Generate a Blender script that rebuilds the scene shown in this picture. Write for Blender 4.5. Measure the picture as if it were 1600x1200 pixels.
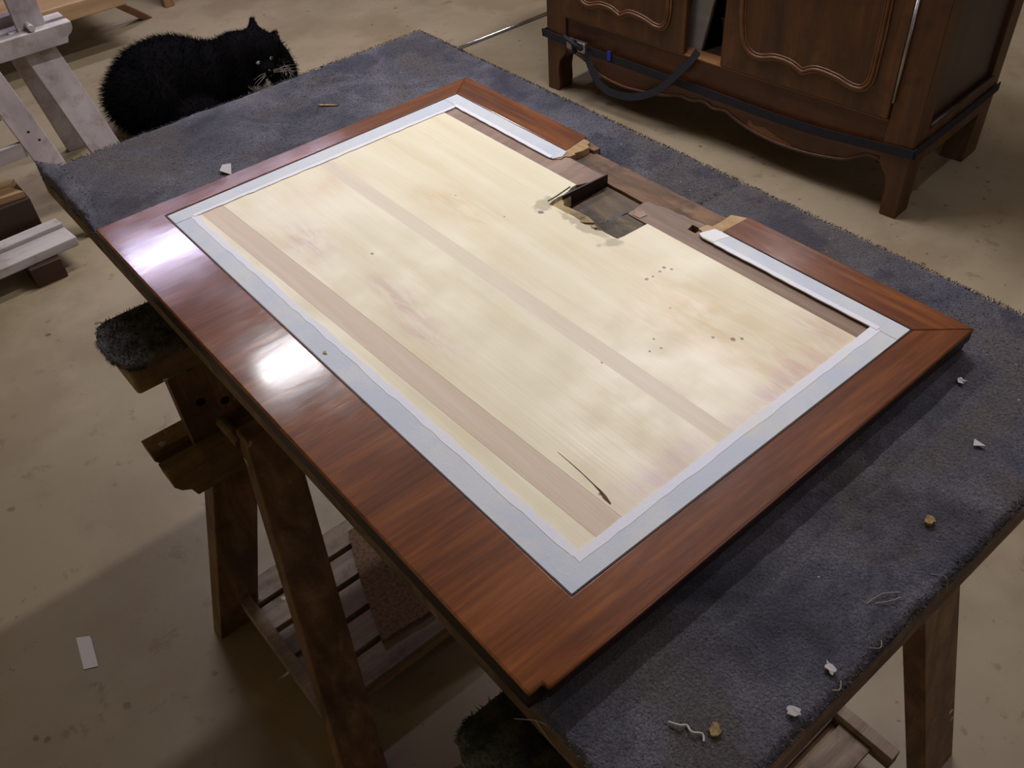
import bpy, bmesh, math, random
from mathutils import Vector, Matrix, noise
random.seed(7)
for o in list(bpy.data.objects): bpy.data.objects.remove(o)
scene = bpy.context.scene
COL = scene.collection
Z0 = 0.85                      # height of the flap's polished face above the floor (all "rel" z are measured from it)

# ------------------------------------------------------------------ camera
cam = bpy.data.cameras.new('camera'); cam_o = bpy.data.objects.new('camera', cam); COL.objects.link(cam_o)
yaw, pit, rol = -0.644952861, -0.756361827, -0.0767741083
cy, sy, cp, sp, cr, sr = math.cos(yaw), math.sin(yaw), math.cos(pit), math.sin(pit), math.cos(rol), math.sin(rol)
fwd = Vector((-sy*cp, cy*cp, sp)); rgt = Vector((cy, sy, 0)); upv = rgt.cross(fwd)
r2 = cr*rgt + sr*upv; u2 = -sr*rgt + cr*upv
cam_o.matrix_world = Matrix(((r2.x, u2.x, -fwd.x, -0.2099945), (r2.y, u2.y, -fwd.y, -0.28908602),
                             (r2.z, u2.z, -fwd.z, 0.68069528+Z0), (0, 0, 0, 1)))
cam.sensor_fit = 'HORIZONTAL'; cam.sensor_width = 36.0; cam.lens = 1416.169/1600*36.0
cam.clip_start = 0.02; cam.clip_end = 60
scene.camera = cam_o

# ------------------------------------------------------------------ world, lights, exposure
w = bpy.data.worlds.new('workshop_air'); scene.world = w; w.use_nodes = True
w.node_tree.nodes['Background'].inputs[0].default_value = (1.0, 0.90, 0.80, 1)
w.node_tree.nodes['Background'].inputs[1].default_value = 0.10
def tube(name, x, y, power, col, sx=1.2, sy_=0.15):
    l = bpy.data.lights.new(name, 'AREA'); l.shape = 'RECTANGLE'; l.size = sx; l.size_y = sy_
    l.energy = power; l.color = col
    o = bpy.data.objects.new(name, l); COL.objects.link(o); o.location = (x, y, 2.6); return o
# rows of ceiling tubes, evenly spaced (their mirror images are the two bright patches on the polish)
tube('ceiling_tube', 1.20, -0.87, 2.8, (0.88, 0.86, 1.0), 1.2, 0.06)
tube('ceiling_tube', 1.75, 0.25, 5, (0.88, 0.86, 1.0), 1.2, 0.06)
tube('ceiling_tube', 1.85, 1.37, 26, (0.96, 0.93, 1.0), 1.2, 0.06)
tube('ceiling_tube', 1.29, 2.50, 22, (0.98, 0.97, 1.0), 1.3, 0.10)
tube('ceiling_tube', 1.14, 3.64, 17, (0.74, 0.70, 1.0), 1.2, 0.16)
# broad, weak light: window daylight from behind the camera, an added fill at the left wall
def soft_light(name, loc, rot, sx, sy_, power, col):
    l = bpy.data.lights.new(name, 'AREA'); l.shape = 'RECTANGLE'; l.size = sx; l.size_y = sy_; l.energy = power; l.color = col
    o = bpy.data.objects.new(name, l); COL.objects.link(o); o.location = loc; o.rotation_euler = rot
soft_light('soft_fill', (-3.95, 1.2, 1.35), (0, -math.pi/2, 0), 1.5, 4.0, 8.5, (1.0, 0.86, 0.62))  # added warm fill that lifts the dark under the table, no known window
soft_light('soft_fill', (2.3, -2.95, 1.9), (math.pi/2, 0, 0), 2.0, 1.2, 5.0, (0.84, 0.78, 1.0))
vs = scene.view_settings
vs.view_transform = 'Standard'; vs.look = 'None'; vs.gamma = 1.0; vs.exposure = 0.74; vs.use_curve_mapping = False

# ------------------------------------------------------------------ material helpers
def lin(c):
    r = []
    for v in c[:3]:
        v = v/255.0
        r.append(v/12.92 if v <= 0.04045 else ((v+0.055)/1.055)**2.4)
    return (r[0], r[1], r[2], 1.0)
class NT:
    def __init__(s, name, rough=0.6, spec=0.5):
        s.m = bpy.data.materials.new(name); s.m.use_nodes = True; s.t = s.m.node_tree
        s.b = s.t.nodes['Principled BSDF']; s.b.inputs['Roughness'].default_value = rough
        s.b.inputs['Specular IOR Level'].default_value = spec
        s.co = s.n('ShaderNodeTexCoord').outputs['Object']
    def n(s, k, **kw):
        q = s.t.nodes.new(k)
        for a, v in kw.items(): setattr(q, a, v)
        return q
    def link(s, a, b): s.t.links.new(a, b)
    def put(s, sock, v):
        if isinstance(v, bpy.types.NodeSocket): s.link(v, sock)
        else: sock.default_value = v
    def mapping(s, scale=(1, 1, 1), loc=(0, 0, 0), rot=(0, 0, 0), src=None):
        q = s.n('ShaderNodeMapping'); s.link(src or s.co, q.inputs[0])
        q.inputs['Location'].default_value = loc; q.inputs['Rotation'].default_value = rot; q.inputs['Scale'].default_value = scale
        return q.outputs[0]
    def noise(s, vec, scale=5, detail=4, rough=0.55, dist=0.0):
        q = s.n('ShaderNodeTexNoise'); s.link(vec, q.inputs['Vector'])
        q.inputs['Scale'].default_value = scale; q.inputs['Detail'].default_value = detail
        q.inputs['Roughness'].default_value = rough; q.inputs['Distortion'].default_value = dist
        return q.outputs['Fac']
    def voro(s, vec, scale=5):
        q = s.n('ShaderNodeTexVoronoi'); s.link(vec, q.inputs['Vector']); q.inputs['Scale'].default_value = scale
        return q.outputs['Distance']
    def rng(s, v, a, b, c=0.0, d=1.0, smooth=True):
        q = s.n('ShaderNodeMapRange'); q.interpolation_type = 'SMOOTHSTEP' if smooth else 'LINEAR'
        s.put(q.inputs[0], v)
        for i, k in enumerate((a, b, c, d)): q.inputs[i+1].default_value = k
        return q.outputs[0]
    def math(s, op, a, b=0.0):
        q = s.n('ShaderNodeMath', operation=op); s.put(q.inputs[0], a); s.put(q.inputs[1], b); return q.outputs[0]
    def mix(s, f, a, b, mode='MIX'):
        q = s.n('ShaderNodeMix', data_type='RGBA', blend_type=mode)
        s.put(q.inputs[0], f); s.put(q.inputs[6], a); s.put(q.inputs[7], b); return q.outputs[2]
    def ramp(s, f, stops):
        q = s.n('ShaderNodeValToRGB'); s.put(q.inputs[0], f); e = q.color_ramp.elements
        while len(e) < len(stops): e.new(0.5)
        for k, (p, c) in enumerate(stops): e[k].position = p; e[k].color = lin(c)
        return q.outputs[0]
    def bump(s, h, strength=0.3, dist=0.002):
        q = s.n('ShaderNodeBump'); s.put(q.inputs['Height'], h)
        q.inputs['Strength'].default_value = strength; q.inputs['Distance'].default_value = dist
        s.link(q.outputs[0], s.b.inputs['Normal']); return q
    def blob(s, c, r, vec=None, a=1.0, b=0.2):
        q = s.n('ShaderNodeVectorMath', operation='SUBTRACT'); s.link(vec or s.co, q.inputs[0]); q.inputs[1].default_value = (c[0], c[1], 0)
        p = s.n('ShaderNodeVectorMath', operation='MULTIPLY'); s.link(q.outputs[0], p.inputs[0]); p.inputs[1].default_value = (1/r[0], 1/r[1], 0)
        l = s.n('ShaderNodeVectorMath', operation='LENGTH'); s.link(p.outputs[0], l.inputs[0])
        return s.rng(l.outputs['Value'], a, b)
    def warp(s, amt, scale):
        q = s.n('ShaderNodeTexNoise'); s.link(s.co, q.inputs['Vector']); q.inputs['Scale'].default_value = scale; q.inputs['Detail'].default_value = 4
        p = s.n('ShaderNodeVectorMath', operation='SUBTRACT'); s.link(q.outputs['Color'], p.inputs[0]); p.inputs[1].default_value = (0.5, 0.5, 0.5)
        m = s.n('ShaderNodeVectorMath', operation='SCALE'); s.link(p.outputs[0], m.inputs[0]); m.inputs['Scale'].default_value = amt
        a = s.n('ShaderNodeVectorMath', operation='ADD'); s.link(s.co, a.inputs[0]); s.link(m.outputs[0], a.inputs[1]); return a.outputs[0]
    def done(s, col, rough=None):
        s.put(s.b.inputs['Base Color'], col)
        if rough is not None: s.put(s.b.inputs['Roughness'], rough)
        return s.m

def stretch(axis, long=1.0, cross=12.0):
    return tuple(long if k == axis else cross for k in range(3))
def wood(name, cols, axis=0, rough=0.55, scale=6, cross=14, bump=0.25, dirt=None, spec=0.4, coat=0.0, white_spots=0.0):
    t = NT(name, rough, spec)
    v = t.mapping(stretch(axis, 1, cross))
    big = t.noise(v, scale*0.5, 3, 0.5, 0.6); fine = t.noise(t.mapping(stretch(axis, 2, 60)), scale*2, 4, 0.6)
    f = t.math('ADD', t.math('MULTIPLY', big, 0.7), t.math('MULTIPLY', fine, 0.3))
    n = len(cols); c = t.ramp(f, [(0.32+0.36*k/(n-1), cols[k]) for k in range(n)])
    if dirt:
        d = t.rng(t.noise(t.co, 14, 5, 0.65), 0.48, 0.66); c = t.mix(t.math('MULTIPLY', d, dirt[1]), c, lin(dirt[0]))
    if white_spots:
        sp_ = t.rng(t.voro(t.warp(0.03, 40), 26), 0.17, 0.11); msk = t.rng(t.noise(t.co, 7, 1), 0.62-white_spots*0.1, 0.66)
        c = t.mix(t.math('MULTIPLY', sp_, msk), c, lin((190, 186, 172)))
    t.bump(fine, bump, 0.0015)
    if coat: t.b.inputs['Coat Weight'].default_value = coat; t.b.inputs['Coat Roughness'].default_value = 0.12
    return t.done(c)
def plain(name, c, rough=0.6, metal=0.0, c2=None, scale=30, spec=0.4):
    t = NT(name, rough, spec); t.b.inputs['Metallic'].default_value = metal
    if c2: return t.done(t.mix(t.rng(t.noise(t.co, scale, 5, 0.6), 0.35, 0.65), lin(c), lin(c2)))
    return t.done(lin(c))

# ------------------------------------------------------------------ geometry helpers
class MB:
    def __init__(s): s.v = []; s.f = []
    def add(s, vs_, fs_):
        o = len(s.v); s.v += [tuple(q) for q in vs_]; s.f += [tuple(i+o for i in f) for f in fs_]; return s
    def box(s, a, b):
        (x0, y0, z0), (x1, y1, z1) = a, b
        return s.add([(x0, y0, z0), (x1, y0, z0), (x1, y1, z0), (x0, y1, z0), (x0, y0, z1), (x1, y0, z1), (x1, y1, z1), (x0, y1, z1)],
                     [(0, 3, 2, 1), (4, 5, 6, 7), (0, 1, 5, 4), (1, 2, 6, 5), (2, 3, 7, 6), (3, 0, 4, 7)])
    def strut(s, p, q, wx, wy):          # sheared leg: level section at both ends
        vs_ = []
        for c in (q, p):
            for dx, dy in ((-1, -1), (1, -1), (1, 1), (-1, 1)): vs_.append((c[0]+dx*wx/2, c[1]+dy*wy/2, c[2]))
        return s.add(vs_, [(0, 3, 2, 1), (4, 5, 6, 7), (0, 1, 5, 4), (1, 2, 6, 5), (2, 3, 7, 6), (3, 0, 4, 7)])
    def prism(s, pts, z0, z1, ax='z'):   # polygon given counter-clockwise, extruded along an axis
        ar = sum(pts[i-1][0]*pts[i][1]-pts[i][0]*pts[i-1][1] for i in range(len(pts)))
        if ar < 0: pts = pts[::-1]
        n = len(pts)
        def P(a, b, c): return (a, b, c) if ax == 'z' else ((c, a, b) if ax == 'x' else (b, c, a))
        return s.add([P(a, b, z0) for a, b in pts]+[P(a, b, z1) for a, b in pts],
                     [tuple(range(n-1, -1, -1)), tuple(range(n, 2*n))]+[(i, (i+1) % n, n+(i+1) % n, n+i) for i in range(n)])
    def tube(s, pts, r, k=8, cap=True):
        P = [Vector(p) for p in pts]; n = len(P); R = r if isinstance(r, (list, tuple)) else [r]*n; vs_ = []; fs_ = []
        u = None
        for i in range(n):
            t = (P[min(i+1, n-1)]-P[max(i-1, 0)]).normalized()
            if u is None: u = t.orthogonal().normalized()
            u = (u-t*u.dot(t)).normalized(); b = t.cross(u)
            for j in range(k):
                a = 2*math.pi*j/k; vs_.append(P[i]+(u*math.cos(a)+b*math.sin(a))*R[i])
        for i in range(n-1):
            for j in range(k): fs_.append((i*k+j, i*k+(j+1) % k, (i+1)*k+(j+1) % k, (i+1)*k+j))
        if cap: fs_ += [tuple(range(k-1, -1, -1)), tuple((n-1)*k+j for j in range(k))]
        return s.add(vs_, fs_)
    def ribbon(s, pts, wdir, wd, th):    # flat strap along a polyline
        P = [Vector(p) for p in pts]; W = Vector(wdir).normalized(); n = len(P); vs_ = []; fs_ = []
        for i in range(n):
            t = (P[min(i+1, n-1)]-P[max(i-1, 0)]).normalized(); nn = t.cross(W).normalized(); ww = nn.cross(t).normalized()
            for a, b in ((-1, -1), (1, -1), (1, 1), (-1, 1)): vs_.append(P[i]+ww*a*wd/2+nn*b*th/2)
        for i in range(n-1):
            for j in range(4): fs_.append((i*4+j, i*4+(j+1) % 4, (i+1)*4+(j+1) % 4, (i+1)*4+j))
        fs_ += [(3, 2, 1, 0), tuple((n-1)*4+j for j in range(4))]
        return s.add(vs_, fs_)
    def ell(s, c, r, seg=20, rings=12, rot=None):
        vs_ = []; fs_ = []
        for i in range(rings+1):
            th = math.pi*i/rings
            for j in range(seg):
                ph = 2*math.pi*j/seg
                q = Vector((r[0]*math.sin(th)*math.cos(ph), r[1]*math.sin(th)*math.sin(ph), r[2]*math.cos(th)))
                if rot: q = rot @ q
                vs_.append(q+Vector(c))
        for i in range(rings):
            for j in range(seg): fs_.append((i*seg+j, (i+1)*seg+j, (i+1)*seg+(j+1) % seg, i*seg+(j+1) % seg))
        return s.add(vs_, fs_)
def empty(name, loc, rz=0.0):
    o = bpy.data.objects.new(name, None); o.location = loc; o.rotation_euler = (0, 0, rz); o.empty_display_size = 0.05; COL.objects.link(o); return o
def tag(o, label, cat, group=None, kind=None):
    o['label'] = label
    if cat: o['category'] = cat
    if group: o['group'] = group
    if kind: o['kind'] = kind
    return o
def mk(name, mb, mat, parent=None, local=False, smooth=False, bevel=0.0, seg=2):
    """parent given and local False: coordinates are rel-world and are moved into the thing's frame"""
    V = [Vector(p) for p in mb.v]; loc = (0, 0, 0)
    if not local:
        V = [p+Vector((0, 0, Z0)) for p in V]
        root = parent
        while root is not None and root.parent: root = root.parent
        if root is not None: V = [p-Vector(root.location) for p in V]
        else:
            xs = [p.x for p in V]; ys = [p.y for p in V]; zs = [p.z for p in V]
            c = Vector(((min(xs)+max(xs))/2, (min(ys)+max(ys))/2, min(zs))); V = [p-c for p in V]; loc = c
    me = bpy.data.meshes.new(name); me.from_pydata([tuple(p) for p in V], [], mb.f); me.update()
    me.materials.append(mat)
    o = bpy.data.objects.new(name, me); COL.objects.link(o); o.location = loc
    if parent: o.parent = parent
    if smooth:
        for p in me.polygons: p.use_smooth = True
    if bevel:
        b = o.modifiers.new('bevel', 'BEVEL'); b.width = bevel; b.segments = seg; b.limit_method = 'ANGLE'; b.angle_limit = 0.6
    return o
def jag(p, q, n, amp, seed=0):           # torn / broken line between two points
    rr = random.Random(seed); out = []
    d = Vector((q[0]-p[0], q[1]-p[1])); nn = Vector((-d.y, d.x)).normalized()
    for i in range(n+1):
        t = i/n; a = rr.uniform(-amp, amp) if 0 < i < n else 0
        out.append((p[0]+d.x*t+nn.x*a, p[1]+d.y*t+nn.y*a))
    return out

def smooth_pts(P, sub=5):
    out = []
    for i in range(len(P)-1):
        p0 = P[max(i-1, 0)]; p1 = P[i]; p2 = P[i+1]; p3 = P[min(i+2, len(P)-1)]
        for k in range(sub):
            t = k/sub
            out.append(tuple(0.5*((2*p1[d])+(-p0[d]+p2[d])*t+(2*p0[d]-5*p1[d]+4*p2[d]-p3[d])*t*t+(-p0[d]+3*p1[d]-3*p2[d]+p3[d])*t**3) for d in range(len(p1))))
    out.append(tuple(P[-1])); return out
# ------------------------------------------------------------------ materials
def mahogany(name, axis):
    t = NT(name, 0.16, 0.4)
    v = t.mapping(stretch(axis, 1.0, 9.0)); big = t.noise(v, 4.5, 4, 0.55, 0.8)
    mid = t.noise(t.mapping(stretch(axis, 2.0, 34.0)), 5, 4, 0.6)
    pore = t.noise(t.mapping(stretch(axis, 14.0, 260.0)), 5, 2, 0.5)
    f = t.math('ADD', t.math('MULTIPLY', big, 0.6), t.math('MULTIPLY', mid, 0.4))
    c = t.ramp(f, [(0.30, (76, 36, 12)), (0.45, (102, 53, 19)), (0.55, (119, 65, 25)), (0.72, (146, 85, 36))])
    c = t.mix(t.rng(pore, 0.62, 0.72, 0, 0.35), c, lin((52, 20, 8)))
    c = t.mix(t.rng(t.voro(t.co, 9), 0.035, 0.018, 0, 0.8), c, lin((40, 18, 10)))
    wob = t.noise(t.mapping(stretch(axis, 6, 22)), 3, 3, 0.5); scr = t.noise(t.mapping(stretch(axis, 10, 160)), 4, 3, 0.6)
    h = t.math('ADD', t.math('MULTIPLY', wob, 1.0), t.math('MULTIPLY', scr, 0.22))
    t.bump(h, 0.055, 0.0010)
    r = t.math('ADD', t.rng(t.noise(t.co, 11, 3), 0.3, 0.7, 0.075, 0.14), t.rng(scr, 0.5, 0.75, 0, 0.06))
    t.b.inputs['Coat Weight'].default_value = 0.28; t.b.inputs['Coat Roughness'].default_value = 0.36
    return t.done(c, r)
M = {}
M['mah_x'] = mahogany('polished_mahogany_across', 0); M['mah_y'] = mahogany('polished_mahogany_along', 1)
def poplar():
    t = NT('bare_poplar', 0.42, 0.45)
    g = t.noise(t.mapping((12, 1.0, 12)), 2.4, 4, 0.55, 0.4); fine = t.noise(t.mapping((110, 3, 110)), 3, 3, 0.6)
    f = t.math('ADD', t.math('MULTIPLY', g, 0.75), t.math('MULTIPLY', fine, 0.25))
    c = t.ramp(f, [(0.3, (220, 206, 164)), (0.45, (227, 216, 177)), (0.58, (232, 223, 188)), (0.75, (236, 229, 200))])
    wv = t.warp(0.035, 11); wv2 = t.warp(0.045, 38); wv3 = t.warp(0.006, 60)
    stk = t.rng(t.noise(t.mapping((34, 7, 34)), 2.5, 5, 0.65, 0.5), 0.34, 0.62, 0.2, 1.0)
    for (cx, cy_, rx, ry, col, a) in [(0.20, 0.69, 0.05, 0.07, (196, 160, 150), .55), (0.225, 0.50, 0.022, 0.11, (190, 150, 138), .55), (0.205, 0.42, 0.02, 0.10, (200, 164, 150), .5),
                                      (0.45, 0.22, 0.075, 0.17, (214, 180, 120), .5), (0.47, 0.09, 0.09, 0.05, (206, 164, 128), .55), (0.40, 0.62, 0.04, 0.12, (218, 182, 122), .45),
                                      (0.54, 0.12, 0.03, 0.06, (196, 160, 140), .5), (0.30, 0.80, 0.08, 0.05, (226, 196, 158), .5), (0.25, 0.09, 0.15, 0.03, (214, 190, 186), .6), (0.42, 0.085, 0.12, 0.028, (206, 178, 172), .6)]:
        c = t.mix(t.math('MULTIPLY', t.math('MULTIPLY', t.blob((cx, cy_), (rx*1.1, ry*1.1), wv, 1.0, 0.0), stk), a*1.25), c, lin(col))
    for (cx, cy_, rx, ry) in [(0.487, 0.535, 0.018, 0.02), (0.493, 0.46, 0.012, 0.05), (0.49, 0.405, 0.016, 0.018)]:
        c = t.mix(t.math('MULTIPLY', t.blob((cx, cy_), (rx, ry), wv2, 1.0, 0.6), 0.55), c, lin((132, 116, 78)))
    for (cx, cy_, r_) in [(0.473, 0.523, .006), (0.466, 0.318, .004), (0.476, 0.317, .003), (0.489, 0.318, .003), (0.499, 0.320, .004), (0.503, 0.311, .003), (0.455, 0.173, .005), (0.462, 0.166, .003),
                          (0.442, 0.19, .003), (0.372, 0.223, .0025), (0.385, 0.217, .0025), (0.39, 0.235, .002), (0.189, 0.111, .004), (0.25, 0.606, .004), (0.32, 0.246, .003), (0.415, 0.64, .002), (0.43, 0.55, .002), (0.445, 0.26, .002)]:
        c = t.mix(t.math('MULTIPLY', t.blob((cx, cy_), (r_*0.75, r_*0.9), wv3, 1.0, 0.5), 0.85), c, lin((78, 56, 34)))
    t.bump(fine, 0.12, 0.001)
    return t.done(c, t.rng(t.noise(t.co, 12, 3), 0.3, 0.7, 0.36, 0.52))
M['poplar'] = poplar()
M['beech'] = wood('pinkish_beech_strip', [(200, 178, 148), (208, 187, 158), (215, 196, 168)], 1, 0.45, 6, 16, 0.1)
M['beech_pale'] = wood('pale_beech_strip', [(212, 197, 166), (219, 205, 175), (224, 211, 183)], 1, 0.42, 6, 16, 0.1)
M['walnut_strip'] = wood('worn_walnut_strip', [(104, 82, 64), (132, 106, 84), (156, 130, 106)], 1, 0.6, 6, 16, 0.2)
M['ground'] = wood('bare_brown_ground', [(80, 60, 46), (116, 90, 68), (158, 122, 88)], 1, 0.75, 14, 5, 0.8, ((62, 52, 46), 0.7))
M['plate'] = wood('pale_brown_glue_bed', [(120, 96, 80), (150, 124, 106), (168, 144, 126)], 0, 0.7, 8, 6, 0.4, ((80, 62, 50), 0.3))
M['pocket'] = wood('stained_pocket_wood', [(70, 58, 46), (98, 84, 68), (136, 114, 82)], 1, 0.75, 16, 4, 0.6, ((44, 38, 34), 0.7))
M['glue'] = wood('grey_glue_scab', [(70, 66, 60), (118, 108, 92), (168, 148, 112)], 1, 0.8, 60, 2, 1.0, ((46, 45, 46), 0.8))
M['raw'] = wood('raw_tan_break', [(166, 130, 86), (196, 162, 116), (214, 184, 140)], 1, 0.8, 18, 6, 0.9, ((120, 90, 58), 0.6))
M['lip'] = wood('dirty_cream_lip', [(150, 128, 88), (196, 174, 128), (222, 204, 160)], 1, 0.8, 26, 3, 0.9, ((84, 70, 48), 0.8))
M['core'] = wood('dark_core_edge', [(26, 14, 9), (36, 19, 12), (48, 26, 16)], 1, 0.5, 6, 14, 0.2)
M['crackm'] = plain('brown_crack', (110, 84, 58), 0.9, 0, (66, 48, 34), 120)
M['inlay'] = plain('black_inlay', (26, 16, 14), 0.4)
def tape(name, c1, c2, c3):
    t = NT(name, 0.5, 0.4); a = t.noise(t.co, 16, 4, 0.6); b = t.noise(t.mapping((30, 30, 30)), 8, 4, 0.7)
    c = t.mix(t.rng(a, 0.4, 0.62), lin(c1), lin(c2)); c = t.mix(t.rng(t.noise(t.mapping((1, 1, 1), (3, 1, 0)), 9, 3), 0.52, 0.68, 0, 0.6), c, lin(c3))
    t.bump(b, 0.3, 0.0006); return t.done(c)
M['tape'] = tape('masking_tape', (192, 200, 210), (203, 208, 210), (212, 210, 190))
M['tape_white'] = tape('white_tape_edge', (226, 228, 236), (230, 231, 232), (228, 226, 216))
def carpet():
    t = NT('worn_blue_grey_carpet', 0.95, 0.15)
    a = t.noise(t.co, 7, 6, 0.66, 0.5); b = t.noise(t.co, 4.2, 5, 0.62, 0.4); f = t.noise(t.co, 420, 2, 0.6)
    c = t.ramp(a, [(0.34, (52, 53, 60)), (0.46, (79, 79, 87)), (0.56, (97, 96, 103)), (0.70, (120, 117, 121))])
    c = t.mix(t.rng(b, 0.47, 0.60, 0, 0.75), c, lin((88, 80, 72)))
    c = t.mix(t.rng(t.noise(t.mapping((1, 1, 1), (5, 2, 1)), 7, 5, 0.65), 0.56, 0.66, 0, 0.6), c, lin((46, 46, 56)))
    c = t.mix(t.math('MULTIPLY', t.blob((0.02, -0.07), (0.03, 0.035), t.warp(0.05, 30)), 0.7), c, lin((140, 84, 70)))
    c = t.mix(t.rng(f, 0.38, 0.62, 0.0, 0.5), c, lin((46, 46, 52)))
    sp_ = t.rng(t.voro(t.co, 55), 0.06, 0.03); c = t.mix(t.math('MULTIPLY', sp_, t.rng(t.noise(t.co, 9, 2), 0.5, 0.62)), c, lin((210, 206, 204)))
    t.bump(t.noise(t.co, 300, 3, 0.7), 0.8, 0.003)
    t.b.inputs['Sheen Weight'].default_value = 0.25; t.b.inputs['Sheen Tint'].default_value = (0.6, 0.6, 0.75, 1)
    return t.done(c)
M['carpet'] = carpet()
M['board_edge'] = wood('dusty_board_edge', [(84, 68, 54), (116, 96, 76), (146, 124, 100)], 0, 0.85, 12, 3, 0.9, ((60, 50, 44), 0.6))
M['trestle'] = wood('dark_old_trestle_wood', [(72, 52, 34), (104, 78, 52), (134, 106, 74)], 2, 0.6, 5, 12, 0.4, ((58, 42, 30), 0.5), white_spots=0.5)
M['trestle_x'] = wood('dark_old_rail_wood', [(84, 64, 42), (120, 96, 64), (150, 122, 86)], 0, 0.6, 5, 12, 0.4, ((66, 50, 36), 0.5), white_spots=0.8)
M['trestle_grey'] = wood('weathered_slat_wood', [(96, 80, 66), (126, 108, 92), (152, 134, 116)], 0, 0.7, 5, 10, 0.4, ((56, 44, 36), 0.5), white_spots=1.0)
M['hole_shade'] = plain('hole_shade_dark', (18, 12, 9), 0.9)
M['chip'] = plain('brown_chipboard', (112, 84, 58), 0.9, 0, (78, 58, 42), 160)
def padmat(name, c1, c2):
    t = NT(name, 1.0, 0.1); c = t.mix(t.rng(t.noise(t.co, 60, 5, 0.6), 0.35, 0.65), lin(c1), lin(c2))
    f = t.math('MULTIPLY', t.rng(t.voro(t.warp(0.01, 90), 90), 0.14, 0.08), t.rng(t.noise(t.co, 30, 2), 0.54, 0.62))
    return t.done(t.mix(f, c, lin((200, 196, 180))))
M['pad'] = padmat('filthy_dark_carpet_pad', (60, 60, 58), (92, 90, 88))
M['pad_green'] = padmat('dark_green_grey_pad', (46, 52, 42), (74, 78, 64))
M['metal'] = plain('dull_steel', (150, 148, 146), 0.3, 0.9)
M['white_wood'] = wood('scuffed_white_paint', [(150, 140, 142), (174, 164, 166), (190, 182, 182)], 2, 0.6, 5, 6, 0.2, ((128, 112, 104), 0.5))
M['white_wood_x'] = wood('scuffed_white_paint_rail', [(150, 142, 142), (176, 168, 166), (192, 186, 182)], 0, 0.6, 5, 6, 0.2, ((128, 116, 108), 0.5))
M['nail'] = plain('rusty_nail_mark', (50, 36, 30), 0.8)
def floor_mat():
    t = NT('stained_beige_concrete', 0.5, 0.35)
    a = t.noise(t.co, 0.8, 5, 0.6, 0.3); b = t.noise(t.co, 5, 6, 0.65)
    c = t.mix(t.rng(a, 0.35, 0.65), lin((125, 113, 90)), lin((145, 131, 106)))
    c = t.mix(t.rng(t.noise(t.mapping((1, 1, 1), (7, 2, 0)), 2.6, 5, 0.6), 0.45, 0.62, 0, 0.45), c, lin((112, 95, 72)))
    c = t.mix(t.rng(b, 0.52, 0.72, 0, 0.4), c, lin((118, 100, 78)))
    c = t.mix(t.rng(t.noise(t.mapping((1, 1, 1), (4, 7, 0)), 16, 5, 0.7), 0.60, 0.70, 0, 0.45), c, lin((96, 78, 58)))
    wv = t.warp(0.02, 30)
    s1 = t.math('MULTIPLY', t.rng(t.voro(wv, 13), 0.12, 0.06), t.rng(t.noise(t.co, 2.2, 2), 0.42, 0.56))
    c = t.mix(t.math('MULTIPLY', s1, 0.75), c, lin((74, 54, 38)))
    s2 = t.math('MULTIPLY', t.rng(t.voro(t.mapping((1, 1, 1), (9, 3, 0), src=wv), 30), 0.13, 0.07), t.rng(t.noise(t.mapping((1, 1, 1), (2, 8, 0)), 3, 2), 0.52, 0.62))
    c = t.mix(t.math('MULTIPLY', s2, 0.6), c, lin((80, 60, 44)))
    t.bump(t.noise(t.co, 60, 5, 0.6), 0.15, 0.002)
    return t.done(c, t.rng(b, 0.3, 0.7, 0.42, 0.62))
M['floor'] = floor_mat()
M['cab'] = wood('dark_walnut_cabinet', [(50, 29, 13), (71, 42, 19), (93, 57, 26)], 2, 0.42, 4, 8, 0.15, ((48, 26, 14), 0.5))
M['cab_y'] = wood('dark_walnut_rail', [(56, 30, 15), (76, 43, 21), (96, 56, 28)], 1, 0.42, 4, 8, 0.15, ((50, 28, 15), 0.5))
M['cab_light'] = wood('worn_pale_walnut', [(92, 58, 32), (112, 74, 42), (132, 92, 56)], 1, 0.5, 4, 8, 0.2)
M['cab_mid'] = wood('mid_walnut_moulding', [(70, 42, 24), (90, 56, 32), (108, 70, 42)], 1, 0.35, 4, 8, 0.1)
M['cab_dark'] = wood('near_black_side_wood', [(34, 24, 20), (46, 33, 27), (58, 42, 34)], 2, 0.35, 4, 8, 0.1)
M['cab_in'] = plain('cabinet_inside', (40, 26, 16), 0.8)
M['strap'] = plain('navy_black_webbing', (15, 16, 24), 0.8, 0, (22, 23, 32), 90)
M['blue'] = plain('bright_blue_plastic', (30, 40, 140), 0.4)
M['grey_plastic'] = plain('grey_plastic', (96, 104, 108), 0.35)
M['pale_board'] = plain('pale_grey_board', (150, 144, 140), 0.6, 0, (130, 124, 120), 12)
M['tan'] = wood('light_tan_wood', [(132, 104, 74), (152, 122, 88), (168, 138, 102)], 0, 0.5, 4, 8, 0.1)
M['tan_z'] = wood('tan_leg_wood', [(96, 66, 42), (120, 86, 56), (140, 102, 68)], 2, 0.5, 4, 8, 0.1)
M['darkwood'] = wood('dark_brown_board', [(40, 25, 17), (52, 33, 22), (66, 43, 28)], 0, 0.5, 4, 8, 0.1)
M['fur'] = plain('black_cat_fur', (5, 5, 6), 0.9, 0, (11, 9, 10), 12, 0.05)
M['fur_white'] = plain('white_cat_fur', (168, 158, 144), 0.8, 0, (128, 120, 108), 30, 0.2)
M['eye'] = plain('pale_cat_eye', (126, 124, 110), 0.25)
M['pupil'] = plain('black_pupil', (6, 6, 6), 0.1)
M['paper'] = plain('off_white_paper', (178, 174, 170), 0.8)
M['crumb'] = plain('ochre_crumb', (150, 128, 82), 0.9, 0, (104, 86, 54), 200)
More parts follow.
